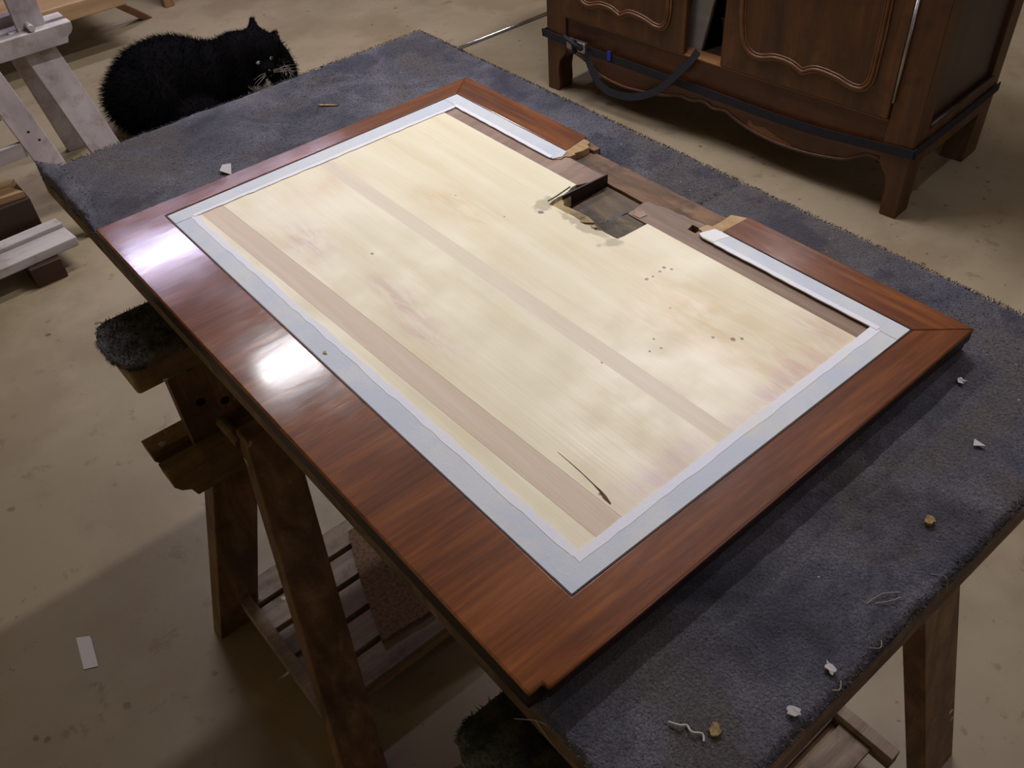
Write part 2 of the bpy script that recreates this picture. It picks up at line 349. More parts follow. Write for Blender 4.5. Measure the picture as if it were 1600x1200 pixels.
M['thread'] = plain('pale_thread', (150, 142, 130), 0.9)
M['chrome'] = plain('bright_metal_strip', (190, 194, 206), 0.18, 1.0)

# ------------------------------------------------------------------ floor
fl = MB(); fl.box((-4, -3.0, -Z0-0.1), (6.5, 7.0, -Z0))
tag(mk('floor', fl, M['floor']), 'worn beige painted concrete workshop floor with dark specks', None, kind='structure')

M['wall'] = plain('dusty_cream_wall', (222, 206, 168), 0.9, 0, (210, 194, 158), 2)
for nm, a, b in (('wall_left', (-4.1, -3.0, -Z0), (-4.0, 7.0, 1.95)), ('wall_right', (6.5, -3.0, -Z0), (6.6, 7.0, 1.95)), ('wall_front', (-4.1, -3.1, -Z0), (6.6, -3.0, 1.95)), ('wall_back', (-4.1, 7.0, -Z0), (6.6, 7.1, 1.95)), ('ceiling', (-4.1, -3.1, 1.95), (6.6, 7.1, 2.05))):
    q = MB(); q.box(a, b); tag(mk(nm, q, M['wall']), 'plain cream workshop '+nm.split('_')[0]+' outside the picture', None, kind='structure')
# ------------------------------------------------------------------ carpeted work board
BX0, BX1, BY0, BY1 = 0.007, 0.766, -0.154, 1.224
EDGE = 0.004
CT = -0.032                                # carpet surface
wb = empty('work_board', (0.38, 0.53, Z0-0.073))
tag(wb, 'large board covered in worn blue-grey carpet lying across the dark trestles', 'board')
mb = MB(); mb.box((BX0, BY0-EDGE, -0.073), (BX1, BY1, -0.0405)); mk('board', mb, M['board_edge'], wb, bevel=0.003)
def carpet_h(x, y):
    h = 0.0022*noise.noise(Vector((x*9, y*9, 1))) + 0.0012*noise.noise(Vector((x*40, y*40, 4)))
    # folded lobe at the far left corner
    if y > 0.99 and x < 0.08:
        t = (y-0.99)/0.22; xb = 0.007+0.034*math.sin(min(1.0, t*0.62+0.02)*math.pi)**0.7+0.003*noise.noise(Vector((y*40, 3, 3)))
        if y > 1.19: xb -= (y-1.19)*0.5
        e = (xb-x)/0.006
        if e > 0: h += 0.019*min(1.0, e)*(0.65+0.35*math.sin(min(1.0, (xb-x)/0.03)*2.6))
        elif e > -1: h -= 0.003*(1+e)
    # a seam groove across the far strip
    if x > 0.66: h -= 0.003*math.exp(-((y-0.41)/0.004)**2)
    return h
NX, NY = 152, 200; cm = MB(); rr = random.Random(3)
grid = []
for j in range(NY+1):
    for i in range(NX+1):
        x = BX0+(BX1-BX0)*i/NX; y = BY0+(BY1-BY0)*j/NY; ex = 0
        if i in (0, NX): x += 0.004*noise.noise(Vector((y*30, 2, i)))+0.002*noise.noise(Vector((y*110, 7, i)))
        if j in (0, NY): y += 0.004*noise.noise(Vector((x*30, 5, j)))+0.002*noise.noise(Vector((x*110, 9, j)))
        inside = 0.005 < x < 0.655 and 0.004 < y < 0.926
        z = CT+(carpet_h(x, y) if not inside else -0.001)
        if (i in (0, NX) or j in (0, NY)): z -= 0.003
        grid.append((x, y, min(z, CT+0.024)))
cm.add(grid, [(j*(NX+1)+i, j*(NX+1)+i+1, (j+1)*(NX+1)+i+1, (j+1)*(NX+1)+i) for j in range(NY) for i in range(NX)])
rim = [j0 for j0 in range(NX+1)]+[j*(NX+1)+NX for j in range(1, NY+1)]+[NY*(NX+1)+i for i in range(NX-1, -1, -1)]+[j*(NX+1) for j in range(NY-1, 0, -1)]
o = len(cm.v); cm.v += [(grid[k][0], grid[k][1], -0.0402) for k in rim]; n = len(rim)
cm.f += [(rim[(k+1) % n], rim[k], o+k, o+(k+1) % n) for k in range(n)]
cm.f.append(tuple(o+k for k in range(n-1, -1, -1)))
crp = mk('carpet', cm, M['carpet'], wb, smooth=True)
pile = MB()
def blade(mb_, p, d, wd):
    d = Vector(d); s_ = d.cross(Vector((rr.uniform(-1, 1), rr.uniform(-1, 1), 0.3))).normalized()*wd
    P = Vector(p); k = len(mb_.v); mb_.v += [tuple(P-s_), tuple(P+s_), tuple(P+d)]; mb_.f.append((k, k+1, k+2))
cnt = 0
while cnt < 52000:
    x = rr.uniform(BX0, BX1); y = rr.uniform(BY0, BY1)
    if -0.002 < x < 0.662 and -0.008 < y < 0.932: continue
    wear = 0.5+0.5*noise.noise(Vector((x*5, y*5, 2)))
    L = 0.0014+0.0016*wear*rr.random(); a = rr.uniform(0, 6.28); k = rr.uniform(0.8, 2.4)
    blade(pile, (x, y, CT+carpet_h(x, y)-0.001), (math.cos(a)*k*L, math.sin(a)*k*L, L), 0.0006); cnt += 1
for _ in range(7000):                      # shaggy edges
    e = rr.random()
    if e < 0.55: x, y, nx, ny = BX1, rr.uniform(BY0, BY1), 1, 0
    elif e < 0.75: x, y, nx, ny = rr.uniform(BX0, BX1), BY1, 0, 1
    elif e < 0.95: x, y, nx, ny = rr.uniform(BX0, BX1), BY0, 0, -1
    else: x, y, nx, ny = BX0, rr.choice((rr.uniform(BY0, -0.01), rr.uniform(0.94, BY1))), -1, 0
    L = rr.uniform(0.0015, 0.0045); z = CT-rr.uniform(0.0, 0.006)
    blade(pile, (x, y, z), (nx*L*rr.uniform(0.2, 1)+rr.uniform(-.4, .4)*L, ny*L*rr.uniform(0.2, 1)+rr.uniform(-.4, .4)*L, L*rr.uniform(-0.2, 0.9)), 0.0007)
po = mk('carpet_pile', pile, M['carpet'], crp); po['kind'] = 'stuff'
for pts, r_ in [([(0.006, -0.016, -0.036), (0.0, -0.006, -0.034), (-0.012, 0.006, -0.033)], .0006), ([(0.0, -0.006, -0.034), (0.002, -0.03, -0.05), (0.008, -0.055, -0.06)], .0006),
                ([(0.30, -0.15, -0.033), (0.305, -0.158, -0.045), (0.303, -0.16, -0.085)], .0004), ([(0.36, -0.14, -0.032), (0.366, -0.152, -0.03), (0.362, -0.158, -0.04)], .0006),
                ([(0.255, -0.148, -0.03), (0.262, -0.154, -0.03), (0.27, -0.15, -0.032)], .0006), ([(0.212, -0.15, -0.03), (0.205, -0.154, -0.031), (0.2, -0.15, -0.031)], .0008), ([(0.33, -0.154, -0.034), (0.334, -0.159, -0.055), (0.33, -0.16, -0.07)], .0004)]:
    mk('loose_thread', MB().tube([(a, b, max(c, -0.0725)) for a, b, c in smooth_pts(pts, 6)], r_*0.6, 5), M['thread'], crp)

# ------------------------------------------------------------------ secretary flap
W, D = 0.6594, 0.93
fp = empty('secretary_flap', (0, 0, Z0-0.031))
tag(fp, 'mahogany-framed fall-front panel with bare poplar field, white masking tape and broken lock mortise', 'panel')
mb = MB(); mb.prism([(0.001, 0.003), (W-0.001, 0.003), (W-0.001, 0.338), (0.647, 0.345), (0.647, 0.60), (W-0.001, 0.606), (W-0.001, D-0.002), (0.001, D-0.002)], -0.031, -0.018)
mk('core', mb, M['core'], fp, bevel=0.002)
ix0, ix1, iy0, iy1 = 0.0896, 0.6086, 0.0461, 0.8898
# veneered frame: stiles and rails
mb = MB(); mb.prism([(0.0, 0.0), (0.0155, 0.0005), (0.0165, -0.0065), (0.12, -0.0072), (0.3, -0.0055), (0.5, -0.003), (W, 0.0), (ix1+0.0008, iy0-0.0008), (ix0-0.0008, iy0-0.0008),
                     (ix0-0.0008, iy1+0.0012), (ix1+0.0008, iy1+0.0012), (W, D), (0.0, D)], -0.0055, 0.0)
mk('veneered_border', mb, M['mah_x'], fp, bevel=0.0022, seg=3)
mb = MB(); mb.prism([(0.0005, 0.0008), (0.0160, 0.0012), (0.0172, -0.0055), (0.12, -0.0062), (0.3, -0.0045), (0.5, -0.002), (W-0.0005, 0.0008), (ix1+0.0010, iy0-0.0010), (ix0-0.0010, iy0-0.0010),
                     (ix0-0.0010, iy1+0.0014), (ix1+0.0010, iy1+0.0014), (W-0.0005, D-0.0005), (0.0005, D-0.0005)], -0.018, -0.0056)
mk('shaded_lipping', mb, M['core'], fp)  # dark core colour, which also carries the shade on the panel's sides
mb = MB(); mb.prism([(W, 0.0), (W, 0.318), (0.612, 0.3205), (ix1+0.0008, 0.3205), (ix1+0.0008, iy0-0.0008)], -0.018, 0.0)
mk('stile', mb, M['mah_y'], fp, bevel=0.0012)
mb = MB(); mb.prism([(W, D), (ix1+0.0008, iy1+0.0012), (ix1+0.0008, 0.622), (W, 0.630)], -0.018, 0.0)
mk('stile', mb, M['mah_y'], fp, bevel=0.0012)
# lower part of the broken stile ends, raw wood
mb = MB(); mb.prism([(ix1-0.028, 0.6225), (ix1-0.028, 0.6165), (0.588, 0.6095), (0.597, 0.611), (0.6015, 0.605), (0.612, 0.6035), (0.613, 0.6075), (0.628, 0.604), (0.641, 0.6045), (0.6445, 0.612), (0.6525, 0.615), (0.653, 0.6295), (ix1, 0.6225)], -0.018, -0.0012)
mk('broken_end', mb, M['raw'], fp)
mb = MB(); mb.prism([(0.6450, 0.612), (0.6440, 0.598), (0.6570, 0.597), (0.6585, 0.6295), (0.653, 0.6295), (0.653, 0.615)], -0.018, -0.006)
mk('broken_end', mb, M['ground'], fp)
mb = MB(); mb.prism([(0.583, 0.3205), (0.6085, 0.3200), (0.612, 0.3200), (0.658, 0.3175), (0.652, 0.330), (0.648, 0.3385), (0.626, 0.3370), (0.610, 0.3380), (0.608, 0.345), (0.594, 0.3475), (0.592, 0.3395)], -0.018, -0.0012)
mk('broken_end', mb, M['raw'], fp)
# black inlay line round the field
FLD = -0.0014
for a, b in (((ix0-0.0006, iy0-0.0006), (ix1+0.0006, iy0-0.0001)), ((ix0-0.0006, iy1-0.0006), (ix1+0.0006, iy1+0.0011)), ((ix0-0.0007, iy0), (ix0+0.0004, iy1))):
    mb = MB(); mb.box((a[0], a[1], -0.018), (b[0], b[1], -0.0009)); mk('inlay_line', mb, M['inlay'], fp)
for a, b in ((iy0, 0.3205), (0.622, iy1)):
    mb = MB(); mb.box((ix1-0.0001, a, -0.018), (ix1+0.0006, b, -0.0012)); mk('inlay_line', mb, M['inlay'], fp)
# field: poplar planks, beech strips, walnut strip
def strip(name, pts, m, z=FLD):
    q = MB(); q.prism(pts, -0.018, z); return mk(name, q, m, fp)
e0 = ix0+0.0006
strip('plank', [(e0, iy0+.0006), (0.1497, iy0+.0006), (0.1279, iy1-.0006), (e0, iy1-.0006)], M['poplar'])
strip('beech_strip', [(0.1500, iy0+.0006), (0.1835, iy0+.0006), (0.1605, iy1-.0006), (0.1280, iy1-.0006)], M['beech'])
strip('plank', [(0.1838, iy0+.0006), (0.3208, iy0+.0006), (0.3208, iy1-.0006), (0.1608, iy1-.0006)], M['poplar'])
strip('beech_strip', [(0.3208, iy0+.0006), (0.3453, iy0+.0006), (0.3433, iy1-.0006), (0.3208, iy1-.0006)], M['beech_pale'], FLD)
cut = jag((0.555, 0.402), (0.502, 0.405), 5, 0.0012, 5)+jag((0.502, 0.405), (0.494, 0.468), 7, 0.003, 9)+jag((0.497, 0.47), (0.4935, 0.530), 6, 0.002, 4)+jag((0.4935, 0.530), (0.5555, 0.541), 6, 0.0015, 2)
strip('plank', [(0.3453, iy0+.0006), (0.5555, iy0+.0006)]+cut+[(0.5555, iy1-.0006), (0.3433, iy1-.0006)], M['poplar'])
strip('walnut_strip', [(0.5560, iy0+.0006), (ix1-.0006, iy0+.0006), (ix1-.0006, 0.3205), (0.583, 0.3205), (0.592, 0.3395), (0.594, 0.345), (0.5850, 0.3452), (0.5845, 0.358), (0.5975, 0.361), (0.598, 0.3475), (0.609, 0.347)]
      + jag((0.609, 0.347), (0.598, 0.440), 8, 0.0015, 8)+jag((0.590, 0.4435), (0.556, 0.4400), 5, 0.0015, 11), M['walnut_strip'], -0.0034)
strip('walnut_strip', [(0.5560, 0.5405), (0.5885, 0.5275), (0.600, 0.5255), (0.6005, 0.603), (0.597, 0.6095), (0.588, 0.608), (0.580, 0.6165), (0.580, 0.6225), (ix1-.0006, 0.6225), (ix1-.0006, iy1-.0006), (0.5560, iy1-.0006)], M['plate'], -0.0022)
# lock housing
strip('lock_ground', jag((0.6010, 0.342), (0.6480, 0.3395), 5, .0008, 1)+jag((0.6490, 0.345), (0.6475, 0.60), 14, .001, 3)+[(0.6440, 0.603), (0.602, 0.6035), (0.601, 0.5245)]+jag((0.600, 0.5245), (0.5985, 0.448), 5, .0008, 21), M['ground'], -0.0105)
strip('glue_scab', [(0.5035, 0.4065)]+jag((0.5545, 0.4035), (0.5555, 0.441), 4, .001, 5)+jag((0.5475, 0.4425), (0.5115, 0.4500), 6, .002, 13)+jag((0.509, 0.451), (0.4965, 0.465), 3, .001, 7), M['glue'], -0.0045)
strip('lock_lip', [(0.4965, 0.468), (0.509, 0.455), (0.5125, 0.472), (0.5105, 0.50), (0.508, 0.5155), (0.515, 0.523), (0.530, 0.5245), (0.5310, 0.5305), (0.512, 0.5285), (0.4955, 0.5265)], M['lip'], -0.0028)
strip('lock_pocket', [(0.508, 0.449), (0.5975, 0.443), (0.5975, 0.522), (0.508, 0.514)], M['pocket'], -0.0145)
q = MB(); q.prism([(0.517, 0.5262), (0.6005, 0.5236), (0.6005, 0.5256), (0.517, 0.5285)], -0.018, 0.0035); mk('lock_splinter', q, M['core'], fp)
q = MB(); q.prism([(0.527, 0.4465), (0.538, 0.4440), (0.552, 0.4445), (0.566, 0.4425), (0.563, 0.4480), (0.551, 0.4505), (0.545, 0.4490), (0.534, 0.4525), (0.528, 0.4500)], -0.0140, -0.0052); mk('broken_chip', q, M['core'], fp)
q = MB(); q.prism([(0.559, 0.4200), (0.571, 0.4180), (0.575, 0.4290), (0.570, 0.4330), (0.566, 0.4380), (0.563, 0.4330), (0.558, 0.4320)], -0.0034, -0.0026); mk('broken_chip', q, M['plate'], fp)
q = MB(); q.prism([(0.4955, 0.4460), (0.5010, 0.4420), (0.5030, 0.4490), (0.4975, 0.4510)], -0.0044, -0.0006); mk('broken_chip', q, M['lip'], fp)
q = MB(); q.tube([(0.498, 0.537, -0.0008), (0.515, 0.538, -0.0006), (0.545, 0.5425, -0.0006)], .0007, 5); mk('scribe_mark', q, M['glue'], fp)
q = MB(); cr = [(0.1862, 0.096, .0008), (0.1880, 0.106, .0022), (0.1900, 0.114, .0012), (0.1912, 0.125, .0006), (0.1925, 0.140, .0005), (0.1935, 0.160, .0004), (0.1940, 0.180, .0002)]
q.add([(a-w_, b, FLD+0.0002) for a, b, w_ in cr]+[(a+w_, b, FLD+0.0002) for a, b, w_ in cr], [(i, 7+i, 8+i, i+1) for i in range(6)]); mk('crack', q, M['crackm'], fp)
# masking tape
def tp(pts, m='tape', z=0.0004):
    q = MB(); q.prism(pts, FLD, z); return mk('masking_tape', q, M[m], fp)
T = 0.0
tp([(ix0+.0008, iy0+.0008), (0.120, iy0+.0008)]+jag((0.120, iy0+.0008), (0.1195, iy1-.0008), 60, 0.0012, 1)+[(ix0+.0008, iy1-.0008)], 'tape', -0.0009)
tp(jag((0.117, 0.064), (0.113, 0.868), 50, 0.0012, 21)+jag((0.1215, 0.868), (0.1265, 0.064), 60, 0.0012, 2), 'tape_white', -0.0006)
tp([(ix0+.0008, iy0+.0008), (ix1-.0008, iy0+.0008)]+[(ix1-.0008, 0.0775)]+jag((ix1-.0008, 0.0775), (ix0+.0008, 0.0715), 50, 0.0006, 3), 'tape', -0.0004)
tp(jag((0.118, 0.0665), (0.597, 0.0690), 40, 0.0008, 30)+jag((0.5955, 0.0800), (0.119, 0.0765), 40, 0.0005, 31), 'tape_white', -0.0001)
tp([(ix0+.0008, iy1-.0008), (ix0+.0008, 0.862)]+jag((ix0+.0008, 0.862), (0.5995, 0.8545), 50, 0.0007, 4)+[(ix1-.0008, iy1-.0008)], 'tape', -0.0004)
tp(jag((0.118, 0.8600), (0.40, 0.8560), 24, 0.0012, 33)+jag((0.40, 0.8560), (0.596, 0.8540), 14, 0.0010, 35)+jag((0.596, 0.8600), (0.118, 0.8665), 40, 0.0007, 34), 'tape_white', -0.0002)
tp([(ix1-.0008, iy0+.0012), (ix1-.0008, 0.316)]+jag((ix1-.0008, 0.316), (0.582, 0.3345), 6, 0.0015, 7)+jag((0.580, 0.328), (0.583, iy0+.0012), 30, 0.0006, 6), 'tape', 0.0)
tp([(0.594, 0.310), (0.6075, 0.305), (0.6075, 0.320), (0.6065, 0.3305), (0.596, 0.3345), (0.585, 0.3385), (0.581, 0.331), (0.583, 0.312)], 'tape_white', 0.0003)
tp([(0.583, 0.072), (0.588, 0.072)]+jag((0.588, 0.072), (0.587, 0.31), 20, 0.0006, 41)+jag((0.5800, 0.31), (0.5810, 0.072), 20, 0.0005, 42), 'tape_white', 0.0003)
tp([(ix1-.0008, iy1-.0012), (0.582, iy1-.0012)]+jag((0.582, iy1-.0012), (0.579, 0.6175), 30, 0.0006, 8)+[(0.5925, 0.612), (ix1-.0012, 0.618)], 'tape', 0.0)
tp(jag((0.586, 0.86), (0.584, 0.622), 20, 0.0006, 51)[::-1]+jag((0.5785, 0.86), (0.5775, 0.622), 20, 0.0005, 52), 'tape_white', 0.0003)
tp([(0.0975, 0.4775), (0.1005, 0.4735), (0.1022, 0.4790), (0.0990, 0.4800)], 'tape', 0.0002).data.materials[0] = M['raw']

# ------------------------------------------------------------------ trestles
def trestle(name, xc, yc, flip, mats, label, group, legw=0.075, shelf_u=(-0.33, 0.293), padm=None, leg1=((0.253, 0.0025), (0.3585, 0.0855)), shelf=True, vmax=0.078):
    t = empty(name, (xc, yc, 0), math.pi if flip else 0.0); tag(t, label, 'trestle', group)
    mz, mx, ms = mats; H = Z0
    def L(nm, mb_, m, par=t, **k): return mk(nm, mb_, m, par, local=True, **k)
    # top beam with rounded ends and its pad
    def rounded(u0, u1, v0, v1, r, z0, z1):
        pts = []
        for cx, cy_, a0 in ((u1-r, v1-r, 0), (u0+r, v1-r, 90), (u0+r, v0+r, 180), (u1-r, v0+r, 270)):
            for k in range(6): a = math.radians(a0+18*k); pts.append((cx+r*math.cos(a), cy_+r*math.sin(a)))
        return MB().prism(pts, z0, z1)
    L('top_beam', rounded(-0.362, 0.362, -0.055, 0.055, 0.006, H-0.128, H-0.089), mx, bevel=0.002)
    if padm:
        p = L('carpet_pad', rounded(-0.369, 0.369, -0.061, 0.061, 0.034, H-0.0895, H-0.0785), padm, bevel=0.003)
        q = MB(); r_ = random.Random(len(bpy.data.objects))
        for _ in range(5200):
            s_ = r_.choice((-1, 1)); u = s_*r_.uniform(0.24, 0.366); v = r_.uniform(-0.06, 0.06)
            if abs(u) > 0.335 and abs(v) > 0.028 and math.hypot(abs(u)-0.335, abs(v)-0.028) > 0.034: continue
            Lg = r_.uniform(0.003, 0.007); a = r_.uniform(0, 6.28)
            k = len(q.v); q.v += [(u-0.0007, v, H-0.0795), (u+0.0007, v, H-0.0795), (u+math.cos(a)*Lg*0.8, v+math.sin(a)*Lg*0.8, min(H-0.0734, H-0.0795+Lg*0.9))]; q.f.append((k, k+1, k+2))
        for _ in range(1600):
            a = r_.uniform(-1.5, 1.5); s_ = r_.choice((-1, 1)); u = s_*(0.335+0.034*math.cos(a)); v = math.copysign(0.027, a)+0.034*math.sin(a) if abs(a) > 0.8 else r_.uniform(-0.028, 0.028)
            if abs(a) <= 0.8: u = s_*0.369
            Lg = r_.uniform(0.003, 0.009); z = H-0.079-r_.uniform(0, 0.009); k = len(q.v)
            q.v += [(u, v-0.0008, z), (u, v+0.0008, z), (u+s_*Lg*r_.uniform(.3, 1), v+r_.uniform(-.6, .6)*Lg, min(H-0.0734, z+r_.uniform(-.5, .5)*Lg))]; q.f.append((k, k+1, k+2))
        q.v = [tuple(v_) for v_ in q.v]; f_ = L('pad_fluff', q, padm, p); f_['kind'] = 'stuff'
    for s_ in (-1, 1):
        c = s_*0.272; a, b = c-0.04, c+0.04
        L('post', MB().box((a, 0.0005, H-0.42), (b, 0.021, H-0.128)), mz, bevel=0.001)
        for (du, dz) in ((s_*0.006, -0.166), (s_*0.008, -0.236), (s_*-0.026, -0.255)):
            cyl = MB().tube([(c+du, -0.0002, H+dz), (c+du, 0.004, H+dz)], 0.0075, 10); L('peg_hole_disc', cyl, M['hole_shade'])  # dark discs: the shade inside the bored holes is put in as colour
        L('peg', MB().tube([(s_*0.262, -0.062, H-0.289), (s_*0.262, 0.06, H-0.289)], 0.0095, 12), mx, bevel=0.001)
    for v0, v1 in ((0.022, 0.06), (-0.048, -0.003)):       # twin clamp rails, ogee-cut ends
        prof = [(-0.372, H-0.300), (0.372, H-0.300), (0.371, H-0.318), (0.363, H-0.330), (0.350, H-0.338), (0.344, H-0.355), (-0.344, H-0.355), (-0.350, H-0.338), (-0.363, H-0.330), (-0.371, H-0.318)]
        q = MB(); n = len(prof)
        q.add([(a, v0, b) for a, b in prof]+[(a, v1, b) for a, b in prof], [tuple(range(n)), tuple(range(2*n-1, n-1, -1))]+[(i, n+i, n+(i+1) % n, (i+1) % n) for i in range(n)])
        L('clamp_rail', q, mx, bevel=0.0015)
    for s_ in (-1, 1):
        # steep leg (towards +v) and raked leg (towards -v)
        L('leg', MB().strut((s_*leg1[0][0], leg1[0][1], H-0.302), (s_*leg1[1][0], leg1[1][1], 0.0), legw+0.006, 0.035), mz, bevel=0.002)
        yy = leg1[0][1]+0.0175+0.006
        if not shelf: L('screw', MB().tube([(s_*(leg1[0][0]+0.004), yy, H-0.335), (s_*(leg1[0][0]+0.004), yy+0.007, H-0.335)], 0.011, 12), M['nail'], bevel=0.001)
        g = L('leg', MB().strut((s_*0.222, -0.0635, H-0.272), (s_*0.338, -0.352, 0.0), legw, 0.034), mz, bevel=0.003)
        L('screw', MB().tube([(s_*0.222, -0.0815, H-0.318), (s_*0.222, -0.0995, H-0.318)], 0.006, 10), M['metal'], g, bevel=0.001)
    if not shelf: return t
    # low slatted shelf
    zs = H-0.78
    for u in shelf_u:
        L('shelf_rail', MB().box((u-0.011, -0.30, zs-0.02), (u+0.011, vmax, zs+0.016)), ms, bevel=0.0015)
    va, vb = -0.29, 0.098; v = vb
    k = 0
    while v-0.059 > va:
        L('slat', MB().box((shelf_u[0]+0.0115, v-0.058, zs-0.012), (shelf_u[1]-0.0115, v, zs)), ms, bevel=0.001); v -= 0.0705; k += 1
    for vv in (0.03, -0.23):
        L('slat_bearer', MB().box((shelf_u[0]+0.0115, vv-0.012, zs-0.035), (shelf_u[1]-0.0115, vv+0.012, zs-0.0125)), mx)
    return t
dk = (M['trestle'], M['trestle_x'], M['trestle_grey'])
trestle('work_trestle', 0.292, 0.775, False, dk, 'dark wooden trestle with grey pad under the left side of the carpeted board', 'trestles under the carpeted board', padm=M['pad'])
trestle('work_trestle', 0.312, -0.008, True, dk, 'dark wooden trestle under the nearest end of the carpeted board, dark green-grey pad', 'trestles under the carpeted board', padm=M['pad_green'], shelf_u=(-0.293, 0.33), leg1=((0.262, 0.0785), (0.372, 0.165)), vmax=0.132)
wt = (M['white_wood'], M['white_wood_x'], M['white_wood_x'])
trestle('painted_trestle', 0.093, 2.68, True, wt, 'white painted trestle standing left of the black cat', None, legw=0.088, shelf=False)
# chipboard offcut lying on the near shelf
mb = MB(); mb.prism([(0.195, 0.835), (0.150, 0.72)]+jag((0.108, 0.583), (0.205, 0.574), 7, 0.002, 3)+[(0.36, 0.57), (0.42, 0.83)], -0.7795, -0.768)
tag(mk('chipboard_offcut', mb, M['chip']), 'rough brown chipboard offcut lying on the slatted trestle shelf', 'offcut')

# ------------------------------------------------------------------ walnut sideboard
cb = empty('sideboard', (2.029, 0.774, 0.0), math.radians(5.1))
tag(cb, 'dark walnut sideboard with moulded doors and scalloped apron behind the table', 'sideboard')
def C(nm, mb_, m, par=cb, **k): return mk(nm, mb_, m, par, local=True, **k)
CW, CD, CH = 1.385, 0.52, 1.02
# front legs: posts with a waisted foot (profile in the front plane)
legp = [(0.0, 0.0), (0.050, 0.0), (0.053, 0.03), (0.050, 0.08), (0.058, 0.12), (0.078, 0.145), (0.088, 0.16), (0.088, CH-0.03), (0.0, CH-0.03)]
C('corner_post', MB().prism(legp, 0.0, 0.075, 'x'), M['cab'], bevel=0.003)
C('corner_post', MB().prism([(CW-a*1.05, b) for a, b in legp], 0.0, 0.075, 'x'), M['cab'], bevel=0.003)
for y0, y1, s_ in ((0.0, 0.07, 1), (CW-0.07, CW, -1)):      # rear posts
    pr = [(CD-0.10, 0.0), (CD, 0.0), (CD, CH-0.03), (CD-0.07, CH-0.03), (CD-0.07, 0.19), (CD-0.085, 0.12)]
    q = MB(); n = len(pr); q.add([(a, y0, b) for a, b in pr]+[(a, y1, b) for a, b in pr], [tuple(range(n)), tuple(range(2*n-1, n-1, -1))]+[(i, n+i, n+(i+1) % n, (i+1) % n) for i in range(n)])
    C('corner_post', q, M['cab'], bevel=0.002)
# apron with scalloped lower edge
low = smooth_pts([(0.088, 0.16), (0.132, 0.157), (0.170, 0.135), (0.206, 0.118), (0.31, 0.100), (0.422, 0.097), (0.517, 0.109), (0.58, 0.128), (0.618, 0.142), (0.66, 0.135), (0.705, 0.147), (0.75, 0.135), (0.794, 0.138), (0.86, 0.120), (0.927, 0.110), (1.03, 0.100), (1.127, 0.110), (1.171, 0.129), (1.231, 0.154), (1.297, 0.165)], 4)
C('apron', MB().prism(low+[(1.297, 0.283), (0.088, 0.283)], 0.008, 0.034, 'x'), M['cab_y'], bevel=0.003)
C('apron_scar', MB().prism([(0.36, 0.10), (0.42, 0.0985), (0.48, 0.104), (0.53, 0.114), (0.525, 0.145), (0.505, 0.128), (0.47, 0.135), (0.42, 0.118), (0.38, 0.112)], 0.0065, 0.009, 'x'), M['cab_light'])
C('apron_bead', MB().tube([(0.006, a, b+0.003) for a, b in low], 0.005, 6), M['cab_y'], smooth=True)
C('sill', MB().box((-0.006, 0.0885, 0.2835), (0.05, 1.2965, 0.2895)), M['cab_light'], bevel=0.002)
# sides, back, floor, top
for y0, y1 in ((0.012, 0.026), (CW-0.026, CW-0.012)):
    C('side_panel', MB().box((0.075, y0, 0.20), (CD-0.07, y1, CH-0.03)), M['cab_dark'])
for y0, y1 in ((0.0, 0.03), (CW-0.03, CW)):
    C('side_rail', MB().box((0.075, y0, 0.155), (CD-0.07, y1, 0.262)), M['cab'], bevel=0.002)
    C('side_bead', MB().tube([(0.075, y0 if y0 < 0.1 else y1, 0.266), (CD-0.06, y0 if y0 < 0.1 else y1, 0.266)], 0.007, 8), M['cab_dark'], smooth=True)
C('back_panel', MB().box((CD-0.03, 0.07, 0.19), (CD-0.015, CW-0.07, CH-0.03)), M['cab_in'])
C('bottom_board', MB().box((0.035, 0.03, 0.262), (CD-0.032, CW-0.03, 0.281)), M['cab_in'])
C('top_board', MB().box((-0.03, -0.03, CH-0.03), (CD+0.01, CW+0.03, CH)), M['cab_y'], bevel=0.006)
# doors
def door(y0, y1, z0, z1, mold, xo):
    d = C('door', MB().box((xo, y0, z0), (xo+0.022, y1, z1)), M['cab'], bevel=0.003)
    C('door_field', MB().prism([(a, b) for a, b in mold], xo-0.004, xo-0.0005, 'x'), M['cab'], d, bevel=0.003)
    n = len(mold); ar = sum(mold[i-1][0]*mold[i][1]-mold[i][0]*mold[i-1][1] for i in range(n)); sg = 1 if ar > 0 else -1
    nor = []
    for i in range(n):
        t_ = Vector((mold[(i+1) % n][0]-mold[i-1][0], mold[(i+1) % n][1]-mold[i-1][1])).normalized(); nor.append(Vector((-t_.y, t_.x))*sg)
    for off, r_, zz, mm in ((0.0, 0.0034, -0.003, 'cab_light'), (0.0075, 0.0048, -0.006, 'cab_mid'), (0.0155, 0.0032, -0.004, 'cab_mid')):
        pp = [(xo+zz, mold[i][0]+nor[i].x*off, mold[i][1]+nor[i].y*off) for i in range(n)]; pp.append(pp[0])
        C('moulding', MB().tube(pp, r_, 8, False), M[mm], d, smooth=True)
    return d
m2 = smooth_pts([(0.595, 0.66), (0.590, 0.52), (0.584, 0.445), (0.568, 0.382), (0.535, 0.352), (0.497, 0.350), (0.455, 0.362), (0.405, 0.360), (0.365, 0.345)], 4)+smooth_pts([(0.357, 0.347), (0.319, 0.364), (0.257, 0.359), (0.210, 0.347), (0.172, 0.352), (0.150, 0.385), (0.147, 0.447), (0.146, 0.533), (0.150, 0.66)], 4)
m2 = m2+[(0.150, 0.86), (0.20, 0.92), (0.36, 0.90), (0.52, 0.92), (0.595, 0.86)]
door(0.0895, 0.643, 0.2905, CH-0.032, m2, -0.010)
m1 = [(a+0.68, b) for a, b in m2]
